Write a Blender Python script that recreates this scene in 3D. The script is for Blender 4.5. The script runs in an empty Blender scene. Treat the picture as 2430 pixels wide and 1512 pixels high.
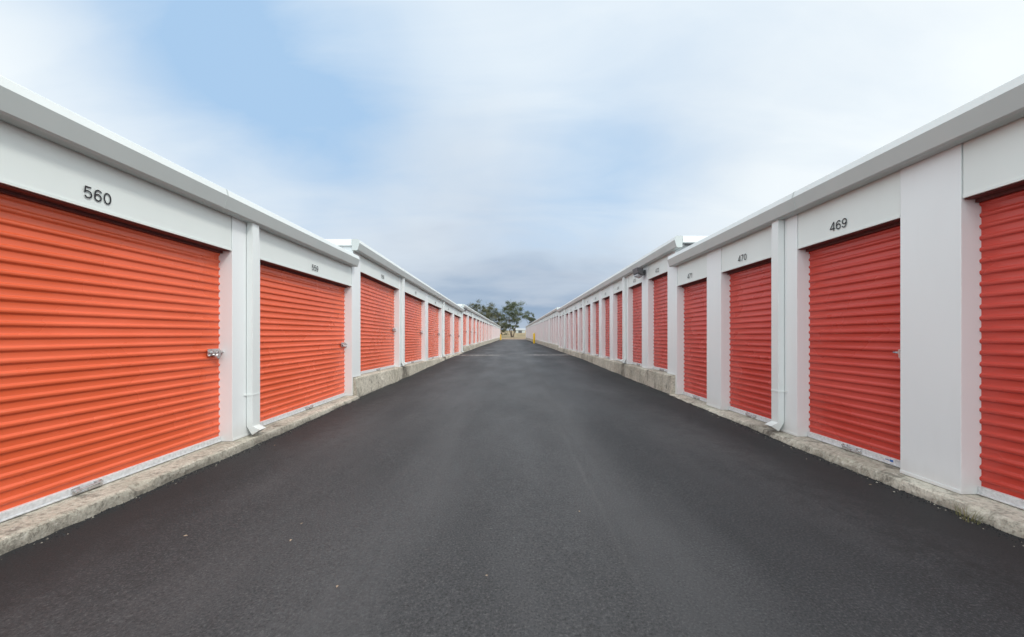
import bpy, bmesh, math, random
from mathutils import Vector, Matrix, noise
random.seed(7)
C = bpy.context.scene
CAM = 1.25
F = 900.0
col = C.collection

# ------------------------------------------------------------------ node helpers
def new_mat(name):
    m = bpy.data.materials.new(name); m.use_nodes = True
    nt = m.node_tree; b = nt.nodes['Principled BSDF']
    return m, nt, b
def N(nt, t, **k):
    n = nt.nodes.new(t)
    for a, v in k.items(): setattr(n, a, v)
    return n
def lk(nt, a, b): nt.links.new(a, b)
def noise_n(nt, vec, scale, detail=4, rough=.55):
    n = N(nt, 'ShaderNodeTexNoise'); n.inputs['Scale'].default_value = scale
    n.inputs['Detail'].default_value = detail; n.inputs['Roughness'].default_value = rough
    if vec: lk(nt, vec, n.inputs['Vector'])
    return n.outputs['Fac']
def rng(nt, v, a, b, c=0., d=1., smooth=False):
    n = N(nt, 'ShaderNodeMapRange'); n.clamp = True
    if smooth: n.interpolation_type = 'SMOOTHSTEP'
    lk(nt, v, n.inputs[0])
    for i, x in enumerate((a, b, c, d)): n.inputs[1+i].default_value = x
    return n.outputs[0]
def mth(nt, op, a, b=None, c=None):
    n = N(nt, 'ShaderNodeMath', operation=op)
    for i, x in enumerate((a, b, c)):
        if x is None: continue
        if isinstance(x, (int, float)): n.inputs[i].default_value = x
        else: lk(nt, x, n.inputs[i])
    return n.outputs[0]
def mix(nt, f, a, b, mode='MIX'):
    n = N(nt, 'ShaderNodeMix', data_type='RGBA', blend_type=mode)
    for s, x in ((n.inputs[0], f), (n.inputs[6], a), (n.inputs[7], b)):
        if isinstance(x, (int, float)): s.default_value = x
        elif isinstance(x, tuple): s.default_value = (*x, 1) if len(x) == 3 else x
        else: lk(nt, x, s)
    return n.outputs[2]
def bump(nt, h, strength, dist, prev=None):
    n = N(nt, 'ShaderNodeBump'); n.inputs['Strength'].default_value = strength
    n.inputs['Distance'].default_value = dist; lk(nt, h, n.inputs['Height'])
    if prev: lk(nt, prev, n.inputs['Normal'])
    return n.outputs[0]
def pos(nt): return N(nt, 'ShaderNodeNewGeometry').outputs['Position']
def scaled(nt, v, s):
    n = N(nt, 'ShaderNodeMapping'); n.inputs['Scale'].default_value = s; lk(nt, v, n.inputs['Vector']); return n.outputs[0]

def white_paint(name, base, rough=.42, dirt=.25):
    m, nt, b = new_mat(name); p = pos(nt)
    n1 = noise_n(nt, scaled(nt, p, (1.5, 1.5, .6)), 1.6, 4)
    n2 = noise_n(nt, scaled(nt, p, (9, 9, 1.2)), 1.0, 4)
    g = tuple(x*.84 for x in base)
    c = mix(nt, rng(nt, n1, .45, .75, 0, dirt), base, g)
    c = mix(nt, rng(nt, n2, .60, .85, 0, dirt*.5), c, (.47, .46, .42))
    sx = N(nt, 'ShaderNodeSeparateXYZ'); lk(nt, p, sx.inputs[0])
    lo = rng(nt, mth(nt, 'ADD', sx.outputs[2], mth(nt, 'MULTIPLY', n2, .22)), .20, .42, .25, 0, True)
    c = mix(nt, lo, c, (.44, .41, .36))
    lk(nt, c, b.inputs['Base Color'])
    lk(nt, rng(nt, n1, .3, .7, rough-.07, rough+.1), b.inputs['Roughness'])
    lk(nt, bump(nt, noise_n(nt, scaled(nt, p, (1, 1, .5)), 1.6, 1), .2, .012), b.inputs['Normal'])
    return m
M_panel = white_paint('painted_white_panel', (.82, .855, .85), .38, .15)
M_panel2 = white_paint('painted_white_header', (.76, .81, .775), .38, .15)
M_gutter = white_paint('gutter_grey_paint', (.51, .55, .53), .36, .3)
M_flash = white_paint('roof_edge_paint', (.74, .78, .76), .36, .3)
M_spout = white_paint('downspout_paint', (.78, .82, .80), .36, .25)

def door_mat(name, base):
    m, nt, b = new_mat(name); p = pos(nt)
    oi = N(nt, 'ShaderNodeObjectInfo')
    n1 = noise_n(nt, scaled(nt, p, (1, 1.0, 2)), 1.0, 3)
    n3 = noise_n(nt, scaled(nt, p, (3, 2, 40)), 1.5, 4)
    hi = tuple(min(1, x*1.12+.025) for x in base); lo = tuple(x*.80 for x in base)
    c = mix(nt, rng(nt, n1, .35, .7), base, hi)
    c = mix(nt, rng(nt, n3, .60, .75, 0, .15), c, (.85, .35, .22))
    c = mix(nt, mth(nt, 'MULTIPLY', oi.outputs['Random'], .3), c, lo)
    lk(nt, c, b.inputs['Base Color'])
    lk(nt, rng(nt, n1, .3, .7, .22, .32), b.inputs['Roughness'])
    return m
M_doorL = door_mat('door_paint_lit', (.76, .122, .042))  # left doors: sunlit brightness and slight fading put into the base colour
M_doorR = door_mat('door_paint_shaded', (.53, .048, .029))  # same door paint, with the right side's shade put into the colour

def simple(name, c, rough=.5, metal=0.):
    m, nt, b = new_mat(name); p = pos(nt)
    n1 = noise_n(nt, p, 40, 3)
    lk(nt, mix(nt, rng(nt, n1, .4, .7), c, tuple(x*.75 for x in c)), b.inputs['Base Color'])
    b.inputs['Roughness'].default_value = rough; b.inputs['Metallic'].default_value = metal
    return m
M_rail = simple('aluminium_rail', (.72, .74, .75), .45, .1)
M_metal = simple('zinc_metal', (.66, .66, .66), .25, .7)
M_dark = simple('dark_fixture', (.10, .10, .105), .4)
M_glass = simple('lamp_lens', (.36, .37, .39), .15)
M_text = simple('black_vinyl', (.016, .016, .018), .5)
M_yellow = simple('yellow_paint', (.90, .60, .01), .5)
M_blue = simple('blue_print', (.05, .15, .45), .5)
M_paper = simple('sticker_white', (.8, .8, .8), .5)
M_roof = simple('galvalume_roof', (.5, .51, .52), .4, .4)
M_chip = simple('asphalt_crumb', (.03, .03, .031), .9)
M_maroon = simple('door_head_bounce', (.13, .035, .03), .7)  # red light bounced from the doors, painted as a maroon colour

# concrete
M_conc, nt, b = new_mat('concrete'); p = pos(nt)
a1 = noise_n(nt, p, 1.6, 5, .6); a2 = noise_n(nt, p, 28, 4, .72); a3 = noise_n(nt, scaled(nt, p, (1, 1, .5)), 5, 6, .72)
c = mix(nt, rng(nt, a1, .38, .62), (.64, .60, .50), (.44, .41, .33))
c = mix(nt, rng(nt, a2, .51, .64, 0, .68), c, (.21, .19, .15))
c = mix(nt, rng(nt, a3, .54, .64, 0, .70), c, (.125, .115, .092))
c = mix(nt, rng(nt, a2, .44, .36, 0, .55), c, (.76, .72, .63))
sx = N(nt, 'ShaderNodeSeparateXYZ'); lk(nt, p, sx.inputs[0])
st = None
for y in (10.6, 16.8, 22.95, 4.6):
    d = mth(nt, 'ABSOLUTE', mth(nt, 'SUBTRACT', sx.outputs[1], y+.05))
    w = rng(nt, d, .05, .45, .85 if y > 5 else .5, 0, True)
    st = w if st is None else mth(nt, 'MAXIMUM', st, w)
st = mth(nt, 'MULTIPLY', st, rng(nt, a3, .3, .6))
c = mix(nt, st, c, (.045, .035, .026))
low = mth(nt, 'MULTIPLY', rng(nt, mth(nt, 'ADD', sx.outputs[2], mth(nt, 'MULTIPLY', a3, .10)), .05, .11, 1, 0), .55)
c = mix(nt, low, c, (.09, .082, .068))
lk(nt, c, b.inputs['Base Color']); b.inputs['Roughness'].default_value = .9
lk(nt, bump(nt, a2, .9, .02, bump(nt, a3, .75, .045)), b.inputs['Normal'])

# asphalt
M_asph, nt, b = new_mat('asphalt'); p = pos(nt)
sx = N(nt, 'ShaderNodeSeparateXYZ'); lk(nt, p, sx.inputs[0]); X, Y = sx.outputs[0], sx.outputs[1]
big = noise_n(nt, scaled(nt, p, (1, .35, 1)), 1.0, 4, .5)
mid = noise_n(nt, p, 7, 4, .65)
fine = noise_n(nt, p, 80, 4, .85)
c = mix(nt, rng(nt, big, .36, .66, 0, 1, True), (.035, .037, .039), (.057, .059, .061))
c = mix(nt, rng(nt, mid, .45, .7, 0, .4), c, (.029, .030, .031))
ax = mth(nt, 'ABSOLUTE', X)
dust = rng(nt, noise_n(nt, scaled(nt, p, (1.2, .5, 1)), 1.7, 4, .6), .45, .65)
c = mix(nt, mth(nt, 'MULTIPLY', rng(nt, ax, .2, 2.1, .62, 0, True), rng(nt, dust, 0, 1, .45, 1)), c, (.082, .083, .085))
c = mix(nt, rng(nt, fine, .53, .68, 0, .88), c, (.140, .139, .138))
c = mix(nt, rng(nt, fine, .475, .34, 0, .9), c, (.009, .0095, .010))
edge = mth(nt, 'MULTIPLY', rng(nt, mth(nt, 'ADD', ax, mth(nt, 'MULTIPLY', mid, .9)), 2.45, 3.2, 0, 1, True), .75)
c = mix(nt, edge, c, (.018, .0185, .019))
wob = mth(nt, 'MULTIPLY', noise_n(nt, scaled(nt, p, (.3, .18, 1)), 1.0, 2), .8)
tx = mth(nt, 'ADD', X, wob)
stk = noise_n(nt, scaled(nt, p, (7, .35, 1)), 1.0, 4, .6)
for x0, w, am in ((-.45, .35, .34), (1.2, .34, .34)):
    tr = rng(nt, mth(nt, 'ABSOLUTE', mth(nt, 'SUBTRACT', tx, x0)), .02, w, am, 0, True)
    c = mix(nt, mth(nt, 'MULTIPLY', tr, rng(nt, stk, .35, .65, .3, 1.2)), c, (.092, .093, .095))
wx = mth(nt, 'ADD', X, mth(nt, 'MULTIPLY', mid, .07))
for xs, am in ((.66, .28), (-1.45, .12)):
    seam = rng(nt, mth(nt, 'ABSOLUTE', mth(nt, 'SUBTRACT', wx, xs)), .003, .03, am, 0)
    c = mix(nt, mth(nt, 'MULTIPLY', seam, rng(nt, big, .42, .58, .1, 1)), c, (.12, .118, .117))
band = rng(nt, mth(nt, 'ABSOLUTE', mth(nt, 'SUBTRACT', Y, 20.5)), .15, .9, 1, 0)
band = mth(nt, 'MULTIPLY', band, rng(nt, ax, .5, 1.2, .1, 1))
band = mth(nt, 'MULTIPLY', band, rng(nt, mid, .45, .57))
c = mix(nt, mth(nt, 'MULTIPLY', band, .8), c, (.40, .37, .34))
c = mix(nt, rng(nt, Y, 60, 95, 0, .5), c, (.10, .09, .08))
lk(nt, c, b.inputs['Base Color'])
lk(nt, rng(nt, big, .3, .7, .76, .60), b.inputs['Roughness'])
b.inputs['Specular IOR Level'].default_value = .4
lk(nt, bump(nt, fine, 1.0, .011, bump(nt, mid, .25, .025)), b.inputs['Normal'])

# ground
M_ground, nt, b = new_mat('dry_ground'); p = pos(nt)
sx = N(nt, 'ShaderNodeSeparateXYZ'); lk(nt, p, sx.inputs[0])
g1 = noise_n(nt, p, .15, 5, .6); g2 = noise_n(nt, p, 1.3, 5, .7)
c = mix(nt, rng(nt, g1, .35, .65), (.42, .31, .19), (.19, .16, .08))
c = mix(nt, rng(nt, g2, .45, .6, 0, .7), c, (.14, .11, .06))
c = mix(nt, rng(nt, sx.outputs[1], 112, 124, .85, 0), c, (.22, .14, .10))
lk(nt, c, b.inputs['Base Color']); b.inputs['Roughness'].default_value = 1

M_bark = simple('bark', (.12, .09, .07), .9)
def leaf_mat(name, a, bb):
    m, nt, b = new_mat(name); p = pos(nt)
    n1 = noise_n(nt, p, .8, 3)
    c = mix(nt, rng(nt, n1, .38, .62), a, bb)
    lk(nt, c, b.inputs['Base Color']); b.inputs['Roughness'].default_value = .7
    return m
M_leaf = leaf_mat('leaf_green', (.036, .054, .021), (.090, .106, .043))
M_leaf2 = leaf_mat('leaf_olive', (.040, .052, .022), (.105, .10, .044))
M_grass = leaf_mat('weed_green', (.10, .13, .04), (.28, .25, .11))
M_dryleaf = simple('dry_leaf', (.36, .27, .19), .8)

# ------------------------------------------------------------------ mesh builder
class MB:
    def __init__(s): s.v = []; s.f = []; s.m = []
    def add(s, vs, fs, m=0):
        k = len(s.v); s.v += [tuple(v) for v in vs]
        for f in fs: s.f.append([k+i for i in f]); s.m.append(m)
    def box(s, x0, x1, y0, y1, z0, z1, m=0):
        s.add([(x0,y0,z0),(x1,y0,z0),(x1,y1,z0),(x0,y1,z0),(x0,y0,z1),(x1,y0,z1),(x1,y1,z1),(x0,y1,z1)],
              [(0,3,2,1),(4,5,6,7),(0,1,5,4),(1,2,6,5),(2,3,7,6),(3,0,4,7)], m)
    def prism(s, pts, y0, y1, m=0, mats=None):
        n = len(pts)
        s.add([(a, y0, z) for a, z in pts]+[(a, y1, z) for a, z in pts],
              [(i, (i+1) % n, n+(i+1) % n, n+i) for i in range(n)]+[tuple(range(n))[::-1], tuple(range(n, 2*n))], m)
        if mats:
            for i, mm in enumerate(mats): s.m[len(s.m)-n-2+i] = mm
    def rod(s, a, b, r0, r1=None, n=8, m=0):
        a = Vector(a); b = Vector(b); r1 = r0 if r1 is None else r1
        d = (b-a).normalized(); u = d.orthogonal().normalized(); w = d.cross(u)
        vs = []
        for P, r in ((a, r0), (b, r1)):
            for i in range(n):
                t = 2*math.pi*i/n; vs.append(P+u*math.cos(t)*r+w*math.sin(t)*r)
        s.add(vs, [(i, (i+1) % n, n+(i+1) % n, n+i) for i in range(n)]+[tuple(range(n))[::-1], tuple(range(n, 2*n))], m)

def mesh_from(mb, name, mats, org=(0,0,0), sgn=1, slope=0, bevel=0, smooth=False, recalc=True):
    me = bpy.data.meshes.new(name)
    vs = [((x-org[0])*sgn, y-org[1], z-org[2]+slope*(y-org[1])) for x, y, z in mb.v]
    me.from_pydata(vs, [], mb.f)
    for m in mats: me.materials.append(m)
    for p_, i in zip(me.polygons, mb.m): p_.material_index = i; p_.use_smooth = smooth
    if recalc or bevel:
        bm = bmesh.new(); bm.from_mesh(me)
        if recalc: bmesh.ops.recalc_face_normals(bm, faces=bm.faces)
        if bevel: bmesh.ops.bevel(bm, geom=bm.edges[:], offset=bevel, segments=1, affect='EDGES', clamp_overlap=True)
        bm.to_mesh(me); bm.free()
    return me
def put(name, me, parent=None, loc=(0,0,0)):
    o = bpy.data.objects.new(name, me); col.objects.link(o)
    o.location = loc
    if parent: o.parent = parent
    return o
def top(o, label, cat, group=None, kind=None):
    o['label'] = label; o['category'] = cat
    if group: o['group'] = group
    if kind: o['kind'] = kind

# ------------------------------------------------------------------ terrain
KN = [(-60,-1.25),(3,-1.25),(8,-1.21),(18,-1.13),(35,-1.13),(60,-1.23),(96,-1.36),(110,-1.4),(135,-1.0),(165,.6),(210,1.9),(300,2.3),(1500,3.)]
def G(y, x=0):
    if y <= KN[0][0]: z = KN[0][1]
    elif y >= KN[-1][0]: z = KN[-1][1]
    else:
        for (a, za), (bb, zb) in zip(KN, KN[1:]):
            if a <= y <= bb:
                t = (y-a)/(bb-a); t = t*t*(3-2*t); z = za+(zb-za)*t; break
    w = max(0, 1-max(0, y-10)/20)
    return z+CAM+.009*max(-4, min(4, x))*w

def grid(name, xs, ys, zf, mat):
    mb = MB(); n = len(xs)
    mb.v = [(x, y, zf(x, y)) for y in ys for x in xs]
    for j in range(len(ys)-1):
        for i in range(n-1):
            mb.f.append([j*n+i, j*n+i+1, (j+1)*n+i+1, (j+1)*n+i]); mb.m.append(0)
    me = mesh_from(mb, name, [mat], smooth=True, recalc=False)
    o = put(name, me); o['kind'] = 'structure'; return o
ys = [-40+i*1.0 for i in range(40)]+[i*.5 for i in range(0, 195)]
road = grid('road', [-3.5+.25*i for i in range(29)], ys, lambda x, y: G(y, x)+.012*noise.noise(Vector((x*.7, y*.5, 0))), M_asph)
top(road, 'freshly sealed dark asphalt driveway between the storage rows', 'driveway', kind='structure')
gx = [-1500,-600,-250,-120,-70,-40,-25,-15,-9,-5,0,5,9,15,25,40,70,120,250,600,1500]
gy = [-1500,-300,-60]+[-40+2*i for i in range(70)]+[102+4*i for i in range(40)]+[300,400,600,1000,1500]
ground = grid('ground', gx, gy, lambda x, y: G(y, x)-.05+(.35*noise.noise(Vector((x*.05, y*.05, 3))) if y > 105 else 0), M_ground)
top(ground, 'dry sandy grass field beyond the driveway', 'ground', kind='structure')

# loose crumbs of asphalt and grit along both curbs
mb = MB()
for i in range(3400):
    s = random.choice((-1, 1)); y = 1.2+random.random()**1.5*9
    base = (2.955 if s < 0 else 3.05) if y < 7.3 else (3.01 if s < 0 else 3.08)
    x = s*(base-.0-abs(random.gauss(0, .05))); r = random.uniform(.003, .009); z = G(y, x)+.012*noise.noise(Vector((x*.7, y*.5, 0)))
    a0 = random.uniform(0, 2)
    vs = [(x+r*math.cos(a0+k*2.09)*random.uniform(.7,1.3), y+r*math.sin(a0+k*2.09)*random.uniform(.7,1.3), z-.001) for k in range(3)]
    mb.add(vs+[(x, y, z+r*random.uniform(.7,1.3))], [(0,1,3),(1,2,3),(2,0,3)], 0 if random.random() < .9 else 1)
gr = put('gravel', mesh_from(mb, 'gravel', [M_chip, M_conc], recalc=False)); top(gr, 'loose asphalt crumbs and grit along the concrete curbs', 'gravel', kind='stuff')

# ------------------------------------------------------------------ door meshes
NR = 26
PROF = [(0,.0135),(.02,.0140),(.44,.0140),(.485,.0136),(.53,.0112),(.575,.0050),(.62,.0016),(.67,.0003),(.75,0),(.82,.0003),(.865,.0018),(.90,.0055),(.945,.0115)]
def curtain_mesh(w, h, sgn, slope, mat):
    mb = MB(); zs = []
    z0 = .055
    pitch = (h+.06-z0)/NR; rr = random.Random(int(w*100))
    for i in range(NR):
        k = rr.uniform(-.0006, .0006)
        for t, d in PROF: zs.append((z0+(i+t)*pitch, d+k))
    zs.append((z0+NR*pitch, .013))
    cols = 2
    for j in range(cols):
        y = -.012+(w+.024)*j/(cols-1)
        for z, d in zs: mb.v.append((d, y, z))
    n = len(zs)
    for j in range(cols-1):
        for i in range(n-1): mb.f.append([j*n+i, (j+1)*n+i, (j+1)*n+i+1, j*n+i+1]); mb.m.append(0)
    return mesh_from(mb, 'door', [mat], sgn=sgn, slope=slope, smooth=True)
def rail_mesh(w, sgn, slope):
    mb = MB(); mb.box(-.014, .02, .003, w-.003, .006, .062); mb.box(-.022, -.0145, .003, w-.003, .006, .018)
    return mesh_from(mb, 'bottom_rail', [M_rail], sgn=sgn, slope=slope, bevel=.002)
def latch_mesh(sgn, k=1.0):
    mb = MB()
    mb.box(-.010, 0, -.09, .075, -.04, .04)
    mb.box(-.022, -.010, -.08, .10, -.014, .014)
    mb.rod((-.028, -.10, .0), (-.028, .12, .0), .008)
    mb.box(-.036, -.022, -.06, -.035, -.026, .026)
    mb.box(-.036, -.022, .03, .055, -.026, .026)
    mb.rod((-.036, .0, -.042), (-.058, .0, -.042), .031, n=16)
    mb.rod((-.058, .0, -.042), (-.062, .0, -.042), .023, n=16)
    for q in range(6):
        a0 = math.pi*q/6; a1 = math.pi*(q+1)/6
        mb.rod((-.046, .020*math.cos(a0), -.014+.027*math.sin(a0)), (-.046, .020*math.cos(a1), -.014+.027*math.sin(a1)), .005, n=6)
    mb.v = [(a*k, b_*k, c_*k) for a, b_, c_ in mb.v]
    return mesh_from(mb, 'latch', [M_metal], sgn=sgn)
def handle_mesh(sgn):
    mb = MB()
    mb.box(-.024, -.0145, -.10, -.05, .012, .058)
    mb.box(-.024, -.0145, .05, .10, .012, .058)
    mb.rod((-.040, -.09, .035), (-.040, .09, .046), .008)
    mb.rod((-.02, -.075, .035), (-.046, -.075, .035), .011)
    mb.rod((-.02, .075, .044), (-.046, .075, .044), .011)
    mb.box(-.046, -.034, -.01, .085, .018, .034)
    return mesh_from(mb, 'handle', [M_metal], sgn=sgn)
LATCH = {-1: latch_mesh(-1, .95), 1: latch_mesh(1, .68)}
HANDLE = {-1: handle_mesh(-1), 1: handle_mesh(1)}

def arc(cx, cy, rx, ry, a0, a1, n=18):
    return [(cx+rx*math.cos(math.radians(a0+(a1-a0)*i/n)), cy+ry*math.sin(math.radians(a0+(a1-a0)*i/n))) for i in range(n+1)]
DIG = {
 '0': [arc(.28,.36,.18,.31,0,360,28)],
 '1': [[(.10,.53),(.22,.58),(.31,.70)], [(.31,.72),(.31,0)]],
 '2': [arc(.28,.49,.18,.18,170,-35)+[(.08,.05)], [(.05,.05),(.48,.05)]],
 '3': [arc(.27,.52,.16,.15,165,-90), arc(.27,.21,.18,.165,90,-165)],
 '4': [[(.38,0),(.38,.72)], [(.37,.68),(.07,.22)], [(.03,.19),(.51,.19)]],
 '5': [[(.45,.67),(.13,.67)], [(.155,.69),(.11,.33)], arc(.27,.245,.18,.20,150,-155)],
 '6': [arc(.28,.235,.17,.19,0,360,26), arc(.31,.36,.205,.31,40,205)],
 '7': [[(.06,.67),(.49,.67)], [(.46,.66),(.33,.40),(.24,.18),(.21,0)]],
 '8': [arc(.28,.535,.15,.14,0,360,24), arc(.28,.21,.18,.17,0,360,26)],
 '9': [arc(.28,.485,.17,.19,0,360,26), arc(.25,.36,.205,.31,-140,25)],
}
def number(txt, parent, s, o_, y, z, sc=.125, sw=.043):
    mb = MB(); adv = .53; wtot = len(txt)*adv; x0 = -wtot/2
    for ch in txt:
        for li, pl in enumerate(DIG[ch]):
            closed = abs(pl[0][0]-pl[-1][0])+abs(pl[0][1]-pl[-1][1]) < 1e-6 and len(pl) > 8
            k = len(mb.v); n = len(pl)
            for i in range(n):
                a = Vector(pl[i-1] if i else (pl[-2] if closed else pl[0])); c_ = Vector(pl[i+1] if i < n-1 else (pl[1] if closed else pl[-1]))
                t = (c_-a).normalized(); nn = Vector((-t.y, t.x))*sw; P0 = Vector(pl[i])
                for q in (P0+nn, P0-nn):
                    u = (x0+q.x)*sc; v = (q.y-.36)*sc; dd = .0008*li
                    mb.v.append((dd, u, v) if s < 0 else (-dd, -u, v))
            for i in range(n-1): mb.f.append([k+2*i, k+2*i+1, k+2*i+3, k+2*i+2]); mb.m.append(0)
        x0 += adv
    put('unit_number', mesh_from(mb, 'unit_number', [M_text], recalc=False), parent, (s*o_, y, z))

# ------------------------------------------------------------------ building block
def building(s, y0, y1, wall, dp, outer, T, H, slope, doors, width, nums, downs, gut, label, dmat, hb=.54, nz=.11, ny=0):
    T += CAM; SL = T-H; HB = T-hb
    E = bpy.data.objects.new('storage_building', None); col.objects.link(E)
    E.empty_display_size = .3
    E.location = (s*wall, y0, SL)
    top(E, label, 'storage building', 'rows of drive-up storage units')
    def P(mb, name, mats, bevel=0, smooth=False):
        me = mesh_from(mb, name, mats, (wall, y0, SL), s, slope, bevel, smooth)
        return put(name, me, E)
    mb = MB(); n = max(8, int((y1-y0)/(.045 if y0 < 10 else .4))); r = []
    for j in range(n+1):
        y = y0+(y1-y0)*j/n
        q = Vector((s*5, y*1.3, 0)); a = noise.noise(q)*.016+noise.noise(q*6)*.009+noise.noise(q*17)*.005; bz = noise.noise(q*4+Vector((9,0,0)))*.009
        chip = max(0, noise.noise(q*3.1+Vector((4,4,0)))-.22)*.14
        g = G(y, s*outer)-slope*(y-y0)
        r.append([(dp+.3, y, SL), (wall+.0, y, SL), (outer+.026+a+chip, y, SL-.005+bz*.4-chip*.1), (outer+.007+a+chip*.6, y, SL-.015+bz-chip*.5),
                  (outer+a*1.3, y, (SL-.018+g)/2), (outer-.006+a*2.4, y, g+.004), (outer-.0+a*2.4, y, g-.25)])
    k = len(r[0])
    for row in r: mb.v += row
    for j in range(n):
        for i in range(k-1): mb.f.append([j*k+i, j*k+i+1, (j+1)*k+i+1, (j+1)*k+i]); mb.m.append(0)
    kk = len(mb.v); mb.v += [(dp+.3, y0, SL-.8), (dp+.3, y1, SL-.8)]
    mb.f.append(list(range(k))+[kk]); mb.f.append([n*k+i for i in range(k)][::-1]+[kk+1]); mb.m += [0, 0]
    P(mb, 'foundation', [M_conc])
    mb = MB(); mb.box(dp+.06, dp+6.0, y0+.02, y1-.02, SL-.6, T-.1); P(mb, 'wall', [M_panel])
    mb = MB(); mb.box(wall-.02, dp+6.15, gut[0]+.03, gut[1]-.03, T-.085, T-.03)
    yy = y0+.3
    while yy < y1-.2 and y0 < 40:
        mb.box(wall+.05, dp+6.1, yy, yy+.03, T-.0295, T-.004); yy += .6
    P(mb, 'roof', [M_roof])
    for yt in (gut[0], gut[1]-.04):
        mb = MB(); mb.box(wall+.002, dp+6.16, yt, yt+.04, T-.125, T-.002); P(mb, 'rake_trim', [M_flash], .003)
    mb = MB()
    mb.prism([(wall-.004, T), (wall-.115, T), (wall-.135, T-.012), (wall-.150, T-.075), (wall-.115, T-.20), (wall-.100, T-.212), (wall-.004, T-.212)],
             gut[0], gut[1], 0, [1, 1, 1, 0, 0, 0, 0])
    yy = gut[0]+3.05
    while yy < gut[1]-.5 and y0 < 40:
        mb.prism([(wall-.117, T+.002), (wall-.137, T-.012), (wall-.1525, T-.075), (wall-.117, T-.203), (wall-.10, T-.21)], yy, yy+.02, 0); yy += 3.05
    P(mb, 'gutter', [M_gutter, M_flash])
    ds = sorted(doors)
    edges = [y0+.001]
    for d in ds: edges += [d, d+width]
    edges.append(y1-.001)
    for i in range(0, len(edges), 2):
        a, bb = edges[i], edges[i+1]
        if bb-a < .02: continue
        mb = MB(); mb.box(wall, dp+.055, a, bb, SL+.002, T-.05)
        mb.box(wall-.006, wall-.0005, a+.0, bb, SL+.004, SL+.03)
        P(mb, 'pillar', [M_panel], .002)
    for d in ds:
        mb = MB(); mb.box(wall+.008, dp-.012, d+.007, d+width-.007, HB, T-.05)
        mb.box(wall+.003, wall+.02, d+.007, d+width-.007, HB-.004, HB+.016)
        mb.box(wall+.0205, dp+.012, d+.005, d+width-.005, HB-.012, HB-.0005, 1)  # added maroon strips stand in for door-red bounce under the header
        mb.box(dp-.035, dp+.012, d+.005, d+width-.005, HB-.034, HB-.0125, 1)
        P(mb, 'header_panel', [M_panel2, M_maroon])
    for dy in downs:
        w2 = .055; o1 = wall-.008; o0 = o1-.07
        mb = MB(); zb = SL+.115
        mb.box(o0, o1, dy-w2, dy+w2, zb, T-.2)
        b0, b1, zbb = o0-.085, o1-.062, zb-.07
        mb.add([(o0,dy-w2,zb),(o1,dy-w2,zb),(o1,dy+w2,zb),(o0,dy+w2,zb),
                (b0,dy-w2,zbb+.03),(b1,dy-w2,zbb-.03),(b1,dy+w2,zbb-.03),(b0,dy+w2,zbb+.03)],
               [(0,1,5,4),(1,2,6,5),(2,3,7,6),(3,0,4,7),(0,3,2,1),(4,5,6,7)])
        zz = SL+.47
        mb.box(o0-.004, o1+.004, dy-w2-.004, dy+w2+.004, zz, zz+.02)
        mb.box(o1-.002, o1+.0065, dy-w2-.04, dy+w2+.04, zz, zz+.02)
        P(mb, 'downspout', [M_spout], .001)
    h = HB-SL
    cm = curtain_mesh(width, h, s, slope, dmat); rm = rail_mesh(width, s, slope)
    for i, d in enumerate(ds):
        near = d < 30
        D = put('door', cm, E, (s*(dp-wall), d-y0, slope*(d-y0)))
        put('bottom_rail', rm, D)
        if near:
            put('latch', LATCH[s], D, (s*-.010, (width-.10) if s < 0 else .075, h*.47+slope*width/2))
            put('handle', HANDLE[s], D, (0, width/2, slope*width/2))
            number(str(nums[i]), E, s, 0.001, d+width/2-y0+ny, HB-SL+nz+slope*(d+width/2-y0))
    return E

lw = dict(wall=3.085, dp=3.22); rw = dict(wall=3.18, dp=3.31)
building(-1, -2.1, 7.32, outer=2.955, T=1.50, H=2.683, hb=.58, slope=0, doors=[-1.57, 1.53, 4.63], width=2.64,
         nums=[561, 560, 559], downs=[4.44], gut=(-2.2, 7.27), ny=-.03, label='white metal storage building with wide orange doors 560 and 559', dmat=M_doorL, **lw)
building(-1, 7.32, 23.1, outer=3.015, T=1.82, H=2.66, slope=-.018, doors=[7.68+3.07*i for i in range(5)], width=2.63,
         nums=[558-i for i in range(5)], downs=[10.5, 16.67, 22.82], gut=(7.26, 23.05), label='taller stepped white storage building with wide orange doors from 558', dmat=M_doorL, **lw)
building(-1, 23.1, 54.2, outer=3.015, T=1.83, H=2.64, slope=0, doors=[23.5+3.07*i for i in range(10)], width=2.63,
         nums=[553-i for i in range(10)], downs=[28.66, 35.0, 41.1, 47.3, 53.4], gut=(23.06, 54.15), label='long white metal storage building with wide orange doors on concrete curb', dmat=M_doorL, **lw)
building(-1, 54.2, 94.6, outer=3.015, T=1.88, H=2.64, slope=-.001, doors=[54.6+3.07*i for i in range(13)], width=2.63,
         nums=[543-i for i in range(13)], downs=[60.5, 72.8, 85.1], gut=(54.16, 94.6), label='long white metal storage building with wide orange doors on concrete curb', dmat=M_doorL, **lw)
R1 = building(1, -1.95, 7.43, outer=3.05, T=1.593, H=2.70, hb=.595, nz=.11, slope=-.007, doors=[6.22-1.553*i for i in range(6)][::-1], width=1.13,
         nums=[466, 467, 468, 469, 470, 471], downs=[4.49], gut=(-2.0, 7.44), ny=.03, label='white metal storage building with narrow red doors 469 to 471', dmat=M_doorR, **rw)
building(1, 7.43, 26.3, outer=3.09, T=1.84, H=2.65, slope=-.006, doors=[7.80+1.553*i for i in range(12)], width=1.13,
         nums=[472+i for i in range(12)], downs=[10.69, 16.9, 23.1], gut=(7.1, 26.25), label='taller stepped white storage building with narrow red doors from 472', dmat=M_doorR, **rw)
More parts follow.
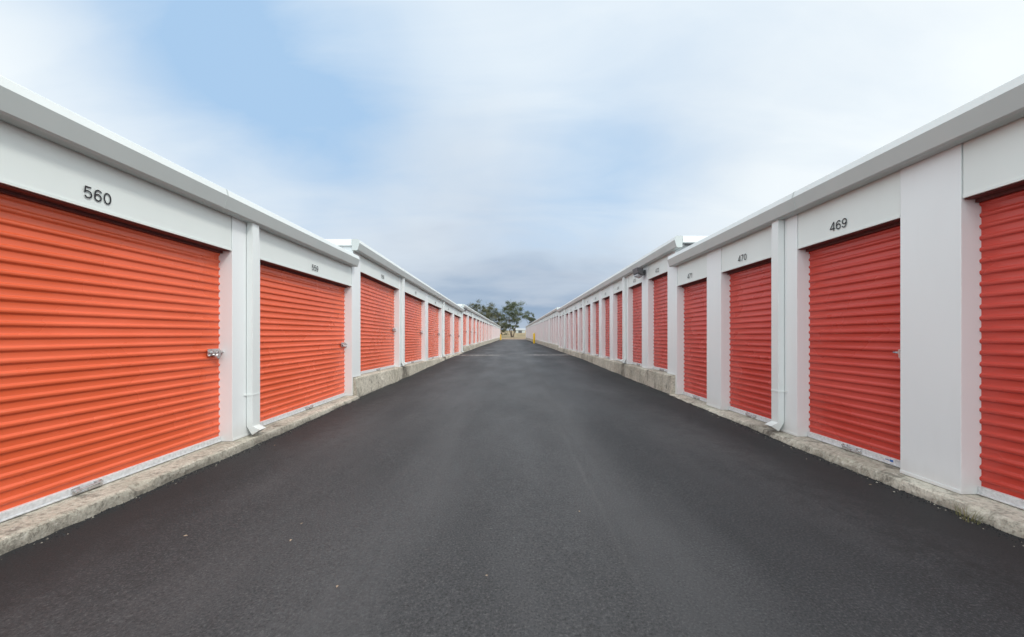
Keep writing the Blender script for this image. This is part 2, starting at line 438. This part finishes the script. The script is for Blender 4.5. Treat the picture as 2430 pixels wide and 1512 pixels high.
building(1, 26.3, 49.9, outer=3.09, T=1.86, H=2.65, slope=0, doors=[26.7+1.553*i for i in range(15)], width=1.13,
         nums=[484+i for i in range(15)], downs=[32.7, 38.9, 45.1], gut=(26.26, 49.85), label='long white metal storage building with narrow red doors on concrete curb', dmat=M_doorR, **rw)
building(1, 49.9, 92.3, outer=3.09, T=1.88, H=2.65, slope=-.001, doors=[50.4+1.553*i for i in range(27)], width=1.13,
         nums=[499+i for i in range(27)], downs=[56.4, 68.8, 81.2], gut=(49.86, 92.3), label='long white metal storage building with narrow red doors on concrete curb', dmat=M_doorR, **rw)

for o in [o for o in R1.children if o.name.startswith('door')]:
    if abs(o.location.y+R1.location.y-3.114) < .01:
        mb = MB(); mb.box(-.0155, -.0142, .16, .25, .02, .056, 0); mb.box(-.0165, -.0156, .17, .20, .03, .05, 1); mb.box(-.0165, -.0156, .205, .24, .036, .042, 1)
        put('sticker', mesh_from(mb, 'sticker', [M_paper, M_blue]), o)

# ------------------------------------------------------------------ wall lights
def wall_light(s, x, y, z):
    E = bpy.data.objects.new('wall_light', None); col.objects.link(E); E.location = (s*x, y, z)
    top(E, 'dark grey security floodlight fixed to the storage building wall', 'light fixture', 'wall lights')
    mb = MB()
    mb.box(-.03, 0, -.07, .07, -.06, .06); mb.rod((-.02, 0, 0), (-.10, 0, .01), .022)
    mb.add([(-.08,-.14,.09),(-.08,.14,.09),(-.08,.14,-.09),(-.08,-.14,-.09),(-.25,-.17,.10),(-.25,.17,.10),(-.22,.17,-.03),(-.22,-.17,-.03)],
           [(0,1,2,3),(4,5,6,7),(0,1,5,4),(1,2,6,5),(2,3,7,6),(3,0,4,7)])
    put('housing', mesh_from(mb, 'housing', [M_dark], sgn=s, bevel=.006), E)
    mb = MB(); mb.add([(-.10,-.12,-.092),(-.10,.12,-.092),(-.212,.145,-.042),(-.212,-.145,-.042),(-.11,-.11,-.13),(-.11,.11,-.13),(-.215,.135,-.085),(-.215,-.135,-.085)],
           [(0,1,2,3),(4,5,6,7),(0,1,5,4),(1,2,6,5),(2,3,7,6),(3,0,4,7)])
    put('lens', mesh_from(mb, 'lens', [M_glass], sgn=s, bevel=.004), E)
wall_light(1, 3.175, 9.13, 1.48+CAM)
wall_light(-1, 3.08, 23.3, 1.50+CAM)

# ------------------------------------------------------------------ bollards
def bollard(x, y):
    mb = MB(); z = G(y, x); n = 14; prof = [(.13, -.1), (.13, 1.20), (.115, 1.25), (.075, 1.295), (.025, 1.31)]
    for r, h in prof:
        for i in range(n): mb.v.append((r*math.cos(2*math.pi*i/n), r*math.sin(2*math.pi*i/n), h))
    for j in range(len(prof)-1):
        for i in range(n): mb.f.append([j*n+i, j*n+(i+1) % n, (j+1)*n+(i+1) % n, (j+1)*n+i]); mb.m.append(0)
    mb.f.append([(len(prof)-1)*n+i for i in range(n)]); mb.m.append(0)
    o = put('bollard', mesh_from(mb, 'bollard', [M_yellow], smooth=True), None, (x, y, z))
    top(o, 'yellow steel bollard standing on asphalt beside the storage building', 'bollard', 'yellow bollards')
bollard(2.72, 48.5); bollard(-2.70, 84.0)

# ------------------------------------------------------------------ small shed beyond the lane
E = bpy.data.objects.new('shed', None); col.objects.link(E); gz = G(160, 3)-.1; E.location = (3.2, 160, gz)
top(E, 'small white shed with a dark doorway on the dry bank', 'shed')
mb = MB(); mb.box(-1.9, 1.9, -1.2, 1.2, -.4, 1.4); put('wall', mesh_from(mb, 'wall', [M_gutter]), E)
mb = MB(); mb.add([(-2.1,-1.4,1.4),(2.1,-1.4,1.4),(2.1,1.4,1.4),(-2.1,1.4,1.4),(-2.1,0,2.0),(2.1,0,2.0)], [(0,1,5,4),(3,4,5,2),(0,4,3),(1,2,5),(0,3,2,1)]); put('roof', mesh_from(mb, 'roof', [M_roof]), E)
mb = MB(); mb.box(-.9, .6, -1.23, -1.205, -.1, 1.1); put('door', mesh_from(mb, 'door', [M_dark]), E)

# ------------------------------------------------------------------ fallen leaves
for i, (px, py) in enumerate([(440,1270),(690,1283),(1155,1372),(800,1395),(2065,1162),(652,1056),(1375,1220),(716,1243)]):
    y = F*1.25/(py-793); x = (px-1217)*y/F
    mb = MB(); L = random.uniform(.009, .014); W = L*random.uniform(.35, .6)
    mb.v = [(-L,0,.002),(-L*.3,-W,.005),(L*.5,-W*.7,.004),(L,0,.003),(L*.5,W*.7,.005),(-L*.3,W,.005),(0,0,.001)]
    mb.f = [[0,1,6],[1,2,6],[2,3,6],[3,4,6],[4,5,6],[5,0,6]]; mb.m = [0]*6
    o = put('fallen_leaf', mesh_from(mb, 'fallen_leaf', [M_dryleaf], recalc=False), None, (x, y, G(y, x)+.012))
    o.rotation_euler = (random.uniform(-.2,.2), random.uniform(-.2,.2), random.uniform(0, 6.28))
    top(o, 'small dry tan leaf lying on the asphalt', 'leaf', 'fallen leaves on the asphalt')

def weed(x, y, n, h):
    mb = MB()
    for i in range(n):
        a = random.uniform(0, 6.28); r = random.uniform(0, .05); bx = math.cos(a)*r; by = math.sin(a)*r*1.6
        hh = h*random.uniform(.4, 1); ln = random.uniform(.2, .9)*hh; w = .0018
        pts = []
        for k in range(4):
            t = k/3; cx = bx+math.cos(a)*ln*t*t; cy = by+math.sin(a)*ln*t*t; cz = hh*t*(1-.15*t)
            ww = w*(1-t*.85); pts += [(cx-math.sin(a)*ww, cy+math.cos(a)*ww, cz), (cx+math.sin(a)*ww, cy-math.cos(a)*ww, cz)]
        mb.add(pts, [(0,1,3,2),(2,3,5,4),(4,5,7,6)])
    o = put('weed', mesh_from(mb, 'weed', [M_grass], recalc=False), None, (x, y, G(y, x)-.003))
    top(o, 'tuft of thin weeds growing where asphalt meets the concrete curb', 'weed')
weed(3.0, 2.5, 50, .11)

# ------------------------------------------------------------------ trees
def tree(x, y, h, rx, rz, mat, label, nleaf=12000, seed=1, leaf=.32, stems=3, nclump=85):
    rnd = random.Random(seed); z0 = G(y, x)-.1
    E = bpy.data.objects.new('tree', None); col.objects.link(E); E.location = (x, y, z0)
    top(E, label, 'tree', 'trees past the end of the driveway')
    cz = h-rz
    cl = []
    for i in range(nclump):
        while True:
            v = Vector((rnd.uniform(-1,1), rnd.uniform(-1,1), rnd.uniform(-1,1)))
            if .25 < v.length < 1: break
        k = 1+.45*noise.noise(v*1.9+Vector((seed,0,0)))
        cl.append((Vector((v.x*rx*k, v.y*rx*k, cz+v.z*rz*k)), rnd.uniform(.35, 1.0)*rx*.23))
    mb = MB()
    forks = []
    for s_ in range(stems):
        p0 = Vector((rnd.uniform(-.3,.3), rnd.uniform(-.3,.3), 0)); a = 6.28*s_/stems+rnd.uniform(-.4,.4)
        d = Vector((math.cos(a)*.3, math.sin(a)*.3, 1)).normalized(); r = h*.013; L = (cz-rz*.3)/3.5
        q = p0
        for k in range(5):
            d = (d+Vector((rnd.uniform(-.12,.12), rnd.uniform(-.12,.12), 0))).normalized()
            q2 = q+d*L; mb.rod(q, q2, r*(1-.15*k), r*(1-.15*(k+1)), 8); q = q2
            if k >= 1: forks.append((q.copy(), r*(1-.15*(k+1))))
    for c0, rr in cl:
        f, r = min(forks, key=lambda t: (t[0]-c0).length+max(0, t[0].z-c0.z)*2)
        m_ = (f+c0)/2+Vector((rnd.uniform(-.3,.3), rnd.uniform(-.3,.3), rnd.uniform(-.4,.1)))
        mb.rod(f, m_, r*.4, r*.25, 6); mb.rod(m_, c0, r*.25, r*.08, 5)
    put('trunk', mesh_from(mb, 'trunk', [M_bark], recalc=False), E)
    lm = MB()
    for i in range(nleaf):
        c0, r = rnd.choice(cl)
        v = Vector((rnd.gauss(0, 1), rnd.gauss(0, 1), rnd.gauss(0, .75))); p0 = c0+v*r*.70
        a = Vector((rnd.gauss(0,1), rnd.gauss(0,1), rnd.gauss(0,1))).normalized(); b0 = a.orthogonal().normalized()*.6
        l = leaf*rnd.uniform(.5, 1.1)*.5
        lm.add([p0-a*l, p0+b0*l, p0+a*l, p0-b0*l], [(0,1,2,3)])
    put('crown', mesh_from(lm, 'crown', [mat], recalc=False), E)
tree(-.2, 128, 13.3, 4.2, 4.9, M_leaf, 'leafy green broadleaf tree with several stems on dry ground', 10500, 5)
tree(-7.4, 126, 11.2, 3.8, 5.0, M_leaf2, 'dense olive-green tree behind the storage row', 11500, 8)
tree(-12.4, 132, 12.2, 3.9, 5.2, M_leaf2, 'dense olive-green tree behind the storage row', 11000, 11)
tree(9.3, 200, 10.4, 2.6, 3.4, M_leaf, 'small dark green tree rising over the storage roof', 5500, 14, nclump=40)
tree(-4.4, 150, 6.4, 2.8, 3.0, M_leaf2, 'low olive tree on the dry bank', 5000, 21, nclump=45)
tree(1.2, 172, 3.6, 1.9, 1.8, M_leaf2, 'round olive shrub on the dry bank', 3000, 31, nclump=30)

# ------------------------------------------------------------------ camera
cd = bpy.data.cameras.new('Camera'); cam = bpy.data.objects.new('Camera', cd); col.objects.link(cam)
cam.location = (0, 0, CAM); cam.rotation_euler = (math.radians(90), 0, 0)
cd.sensor_width = 36; cd.lens = F/2430*36; cd.shift_y = 37/2430; cd.shift_x = -2/2430
cd.clip_start = .05; cd.clip_end = 5000; C.camera = cam

# ------------------------------------------------------------------ light
sd = Vector((.55, -.42, .72)).normalized()
sun = bpy.data.lights.new('Sun', 'SUN'); sun.energy = 1.5; sun.angle = math.radians(10); sun.color = (1, .965, .91)
so = bpy.data.objects.new('Sun', sun); col.objects.link(so); so.rotation_euler = sd.to_track_quat('Z', 'Y').to_euler()
W = bpy.data.worlds.new('World'); C.world = W; W.use_nodes = True
nt = W.node_tree; nt.nodes.clear()
out = N(nt, 'ShaderNodeOutputWorld'); bg = N(nt, 'ShaderNodeBackground'); bg.inputs['Strength'].default_value = .1
sky = N(nt, 'ShaderNodeTexSky', sky_type='NISHITA'); sky.sun_disc = False
sky.sun_elevation = math.asin(sd.z); sky.sun_rotation = math.atan2(sd.x, sd.y)
tc = N(nt, 'ShaderNodeTexCoord'); D = tc.outputs['Generated']
sp = N(nt, 'ShaderNodeSeparateXYZ'); lk(nt, D, sp.inputs[0]); dx, dy, dz = sp.outputs
zz = mth(nt, 'ADD', mth(nt, 'MAXIMUM', dz, 0), .30)
cb = N(nt, 'ShaderNodeCombineXYZ'); lk(nt, mth(nt, 'DIVIDE', dx, zz), cb.inputs[0]); lk(nt, mth(nt, 'DIVIDE', dy, zz), cb.inputs[1])
deck = cb.outputs[0]
mp = N(nt, 'ShaderNodeMapping'); mp.inputs['Rotation'].default_value = (0, 0, math.radians(35)); mp.inputs['Scale'].default_value = (.65, 1.6, 1); lk(nt, deck, mp.inputs['Vector'])
c1 = noise_n(nt, scaled(nt, deck, (.9, .7, 1)), 1.6, 4, .5)
n2 = N(nt, 'ShaderNodeTexNoise'); n2.inputs['Scale'].default_value = 2.0; n2.inputs['Detail'].default_value = 6; n2.inputs['Roughness'].default_value = .52
n2.inputs['Distortion'].default_value = .45; lk(nt, mp.outputs[0], n2.inputs['Vector']); c2 = n2.outputs['Fac']
nv = N(nt, 'ShaderNodeTexNoise'); nv.inputs['Scale'].default_value = 2.3; nv.inputs['Detail'].default_value = 5; lk(nt, D, nv.inputs['Vector'])
off = N(nt, 'ShaderNodeVectorMath', operation='MULTIPLY_ADD'); lk(nt, nv.outputs['Color'], off.inputs[0]); off.inputs[1].default_value = (.24,.24,.24); lk(nt, D, off.inputs[2])
off2 = N(nt, 'ShaderNodeVectorMath', operation='SUBTRACT'); lk(nt, off.outputs[0], off2.inputs[0]); off2.inputs[1].default_value = (.12,.12,.12)
def blob(px, py, r, amp):
    v = Vector(((px-1217)/F, 1, (793-py)/F)).normalized()
    n = N(nt, 'ShaderNodeVectorMath', operation='DISTANCE'); lk(nt, off2.outputs[0], n.inputs[0]); n.inputs[1].default_value = v
    return rng(nt, n.outputs['Value'], 0, r, amp, 0, True)
def total(l):
    t = l[0]
    for k in l[1:]: t = mth(nt, 'ADD', t, k)
    return t
blue = total([blob(740,230,.46,.95), blob(850,285,.26,.2), blob(430,90,.34,.35), blob(1400,480,.28,.45), blob(1200,560,.25,.28), blob(1540,390,.26,.22), blob(1450,220,.6,.25), blob(1100,130,.5,.15)])
blue = mth(nt, 'MULTIPLY', blue, rng(nt, c2, .32, .64, .65, 1.1))
blue = mth(nt, 'MINIMUM', blue, .97)
grey = total([blob(600,430,.36,.28), blob(950,480,.4,.45), blob(1250,600,.38,.45), blob(1650,440,.34,.25), blob(1000,330,.4,.10)])
cc = mix(nt, rng(nt, c1, .38, .66, 0, .40), (9.9, 10.5, 10.7), (8.2, 8.9, 9.6))
cc = mix(nt, rng(nt, c2, .44, .68, 0, .36), cc, (6.8, 8.0, 9.3))
cc = mix(nt, mth(nt, 'MULTIPLY', grey, rng(nt, c1, .3, .65, .75, 1.15)), cc, (5.7, 6.25, 7.1))
cc = mix(nt, blue, cc, (4.1, 6.2, 8.8))
cen = rng(nt, mth(nt, 'ABSOLUTE', mth(nt, 'SUBTRACT', dx, .05)), .1, .75, 1, .12, True)
low = mth(nt, 'MULTIPLY', rng(nt, mth(nt, 'ADD', dz, mth(nt, 'MULTIPLY', c2, .20)), .15, .38, 1, 0, True), cen)
cc = mix(nt, low, cc, (3.1, 4.2, 5.8))
c3 = noise_n(nt, scaled(nt, D, (2.0, 2.0, 8)), 2.1, 5, .5)
cc = mix(nt, mth(nt, 'MULTIPLY', rng(nt, c3, .46, .62, 0, .55), low), cc, (6.0, 6.6, 7.5))
cc = mix(nt, rng(nt, dz, .0, .07, .55, 0, True), cc, (6.2, 6.8, 7.6))
br = mth(nt, 'ADD', rng(nt, dz, .68, .95, 0, .8, True), rng(nt, dy, .2, -.8, 0, 1.1, True))
br = mth(nt, 'ADD', br, 1.0)
vm = N(nt, 'ShaderNodeVectorMath', operation='SCALE'); lk(nt, cc, vm.inputs[0]); lk(nt, br, vm.inputs['Scale'])
fin = mix(nt, .95, sky.outputs[0], vm.outputs[0])
lk(nt, fin, bg.inputs['Color']); lk(nt, bg.outputs[0], out.inputs[0])
C.view_settings.view_transform = 'Standard'; C.view_settings.look = 'None'; C.view_settings.exposure = 0
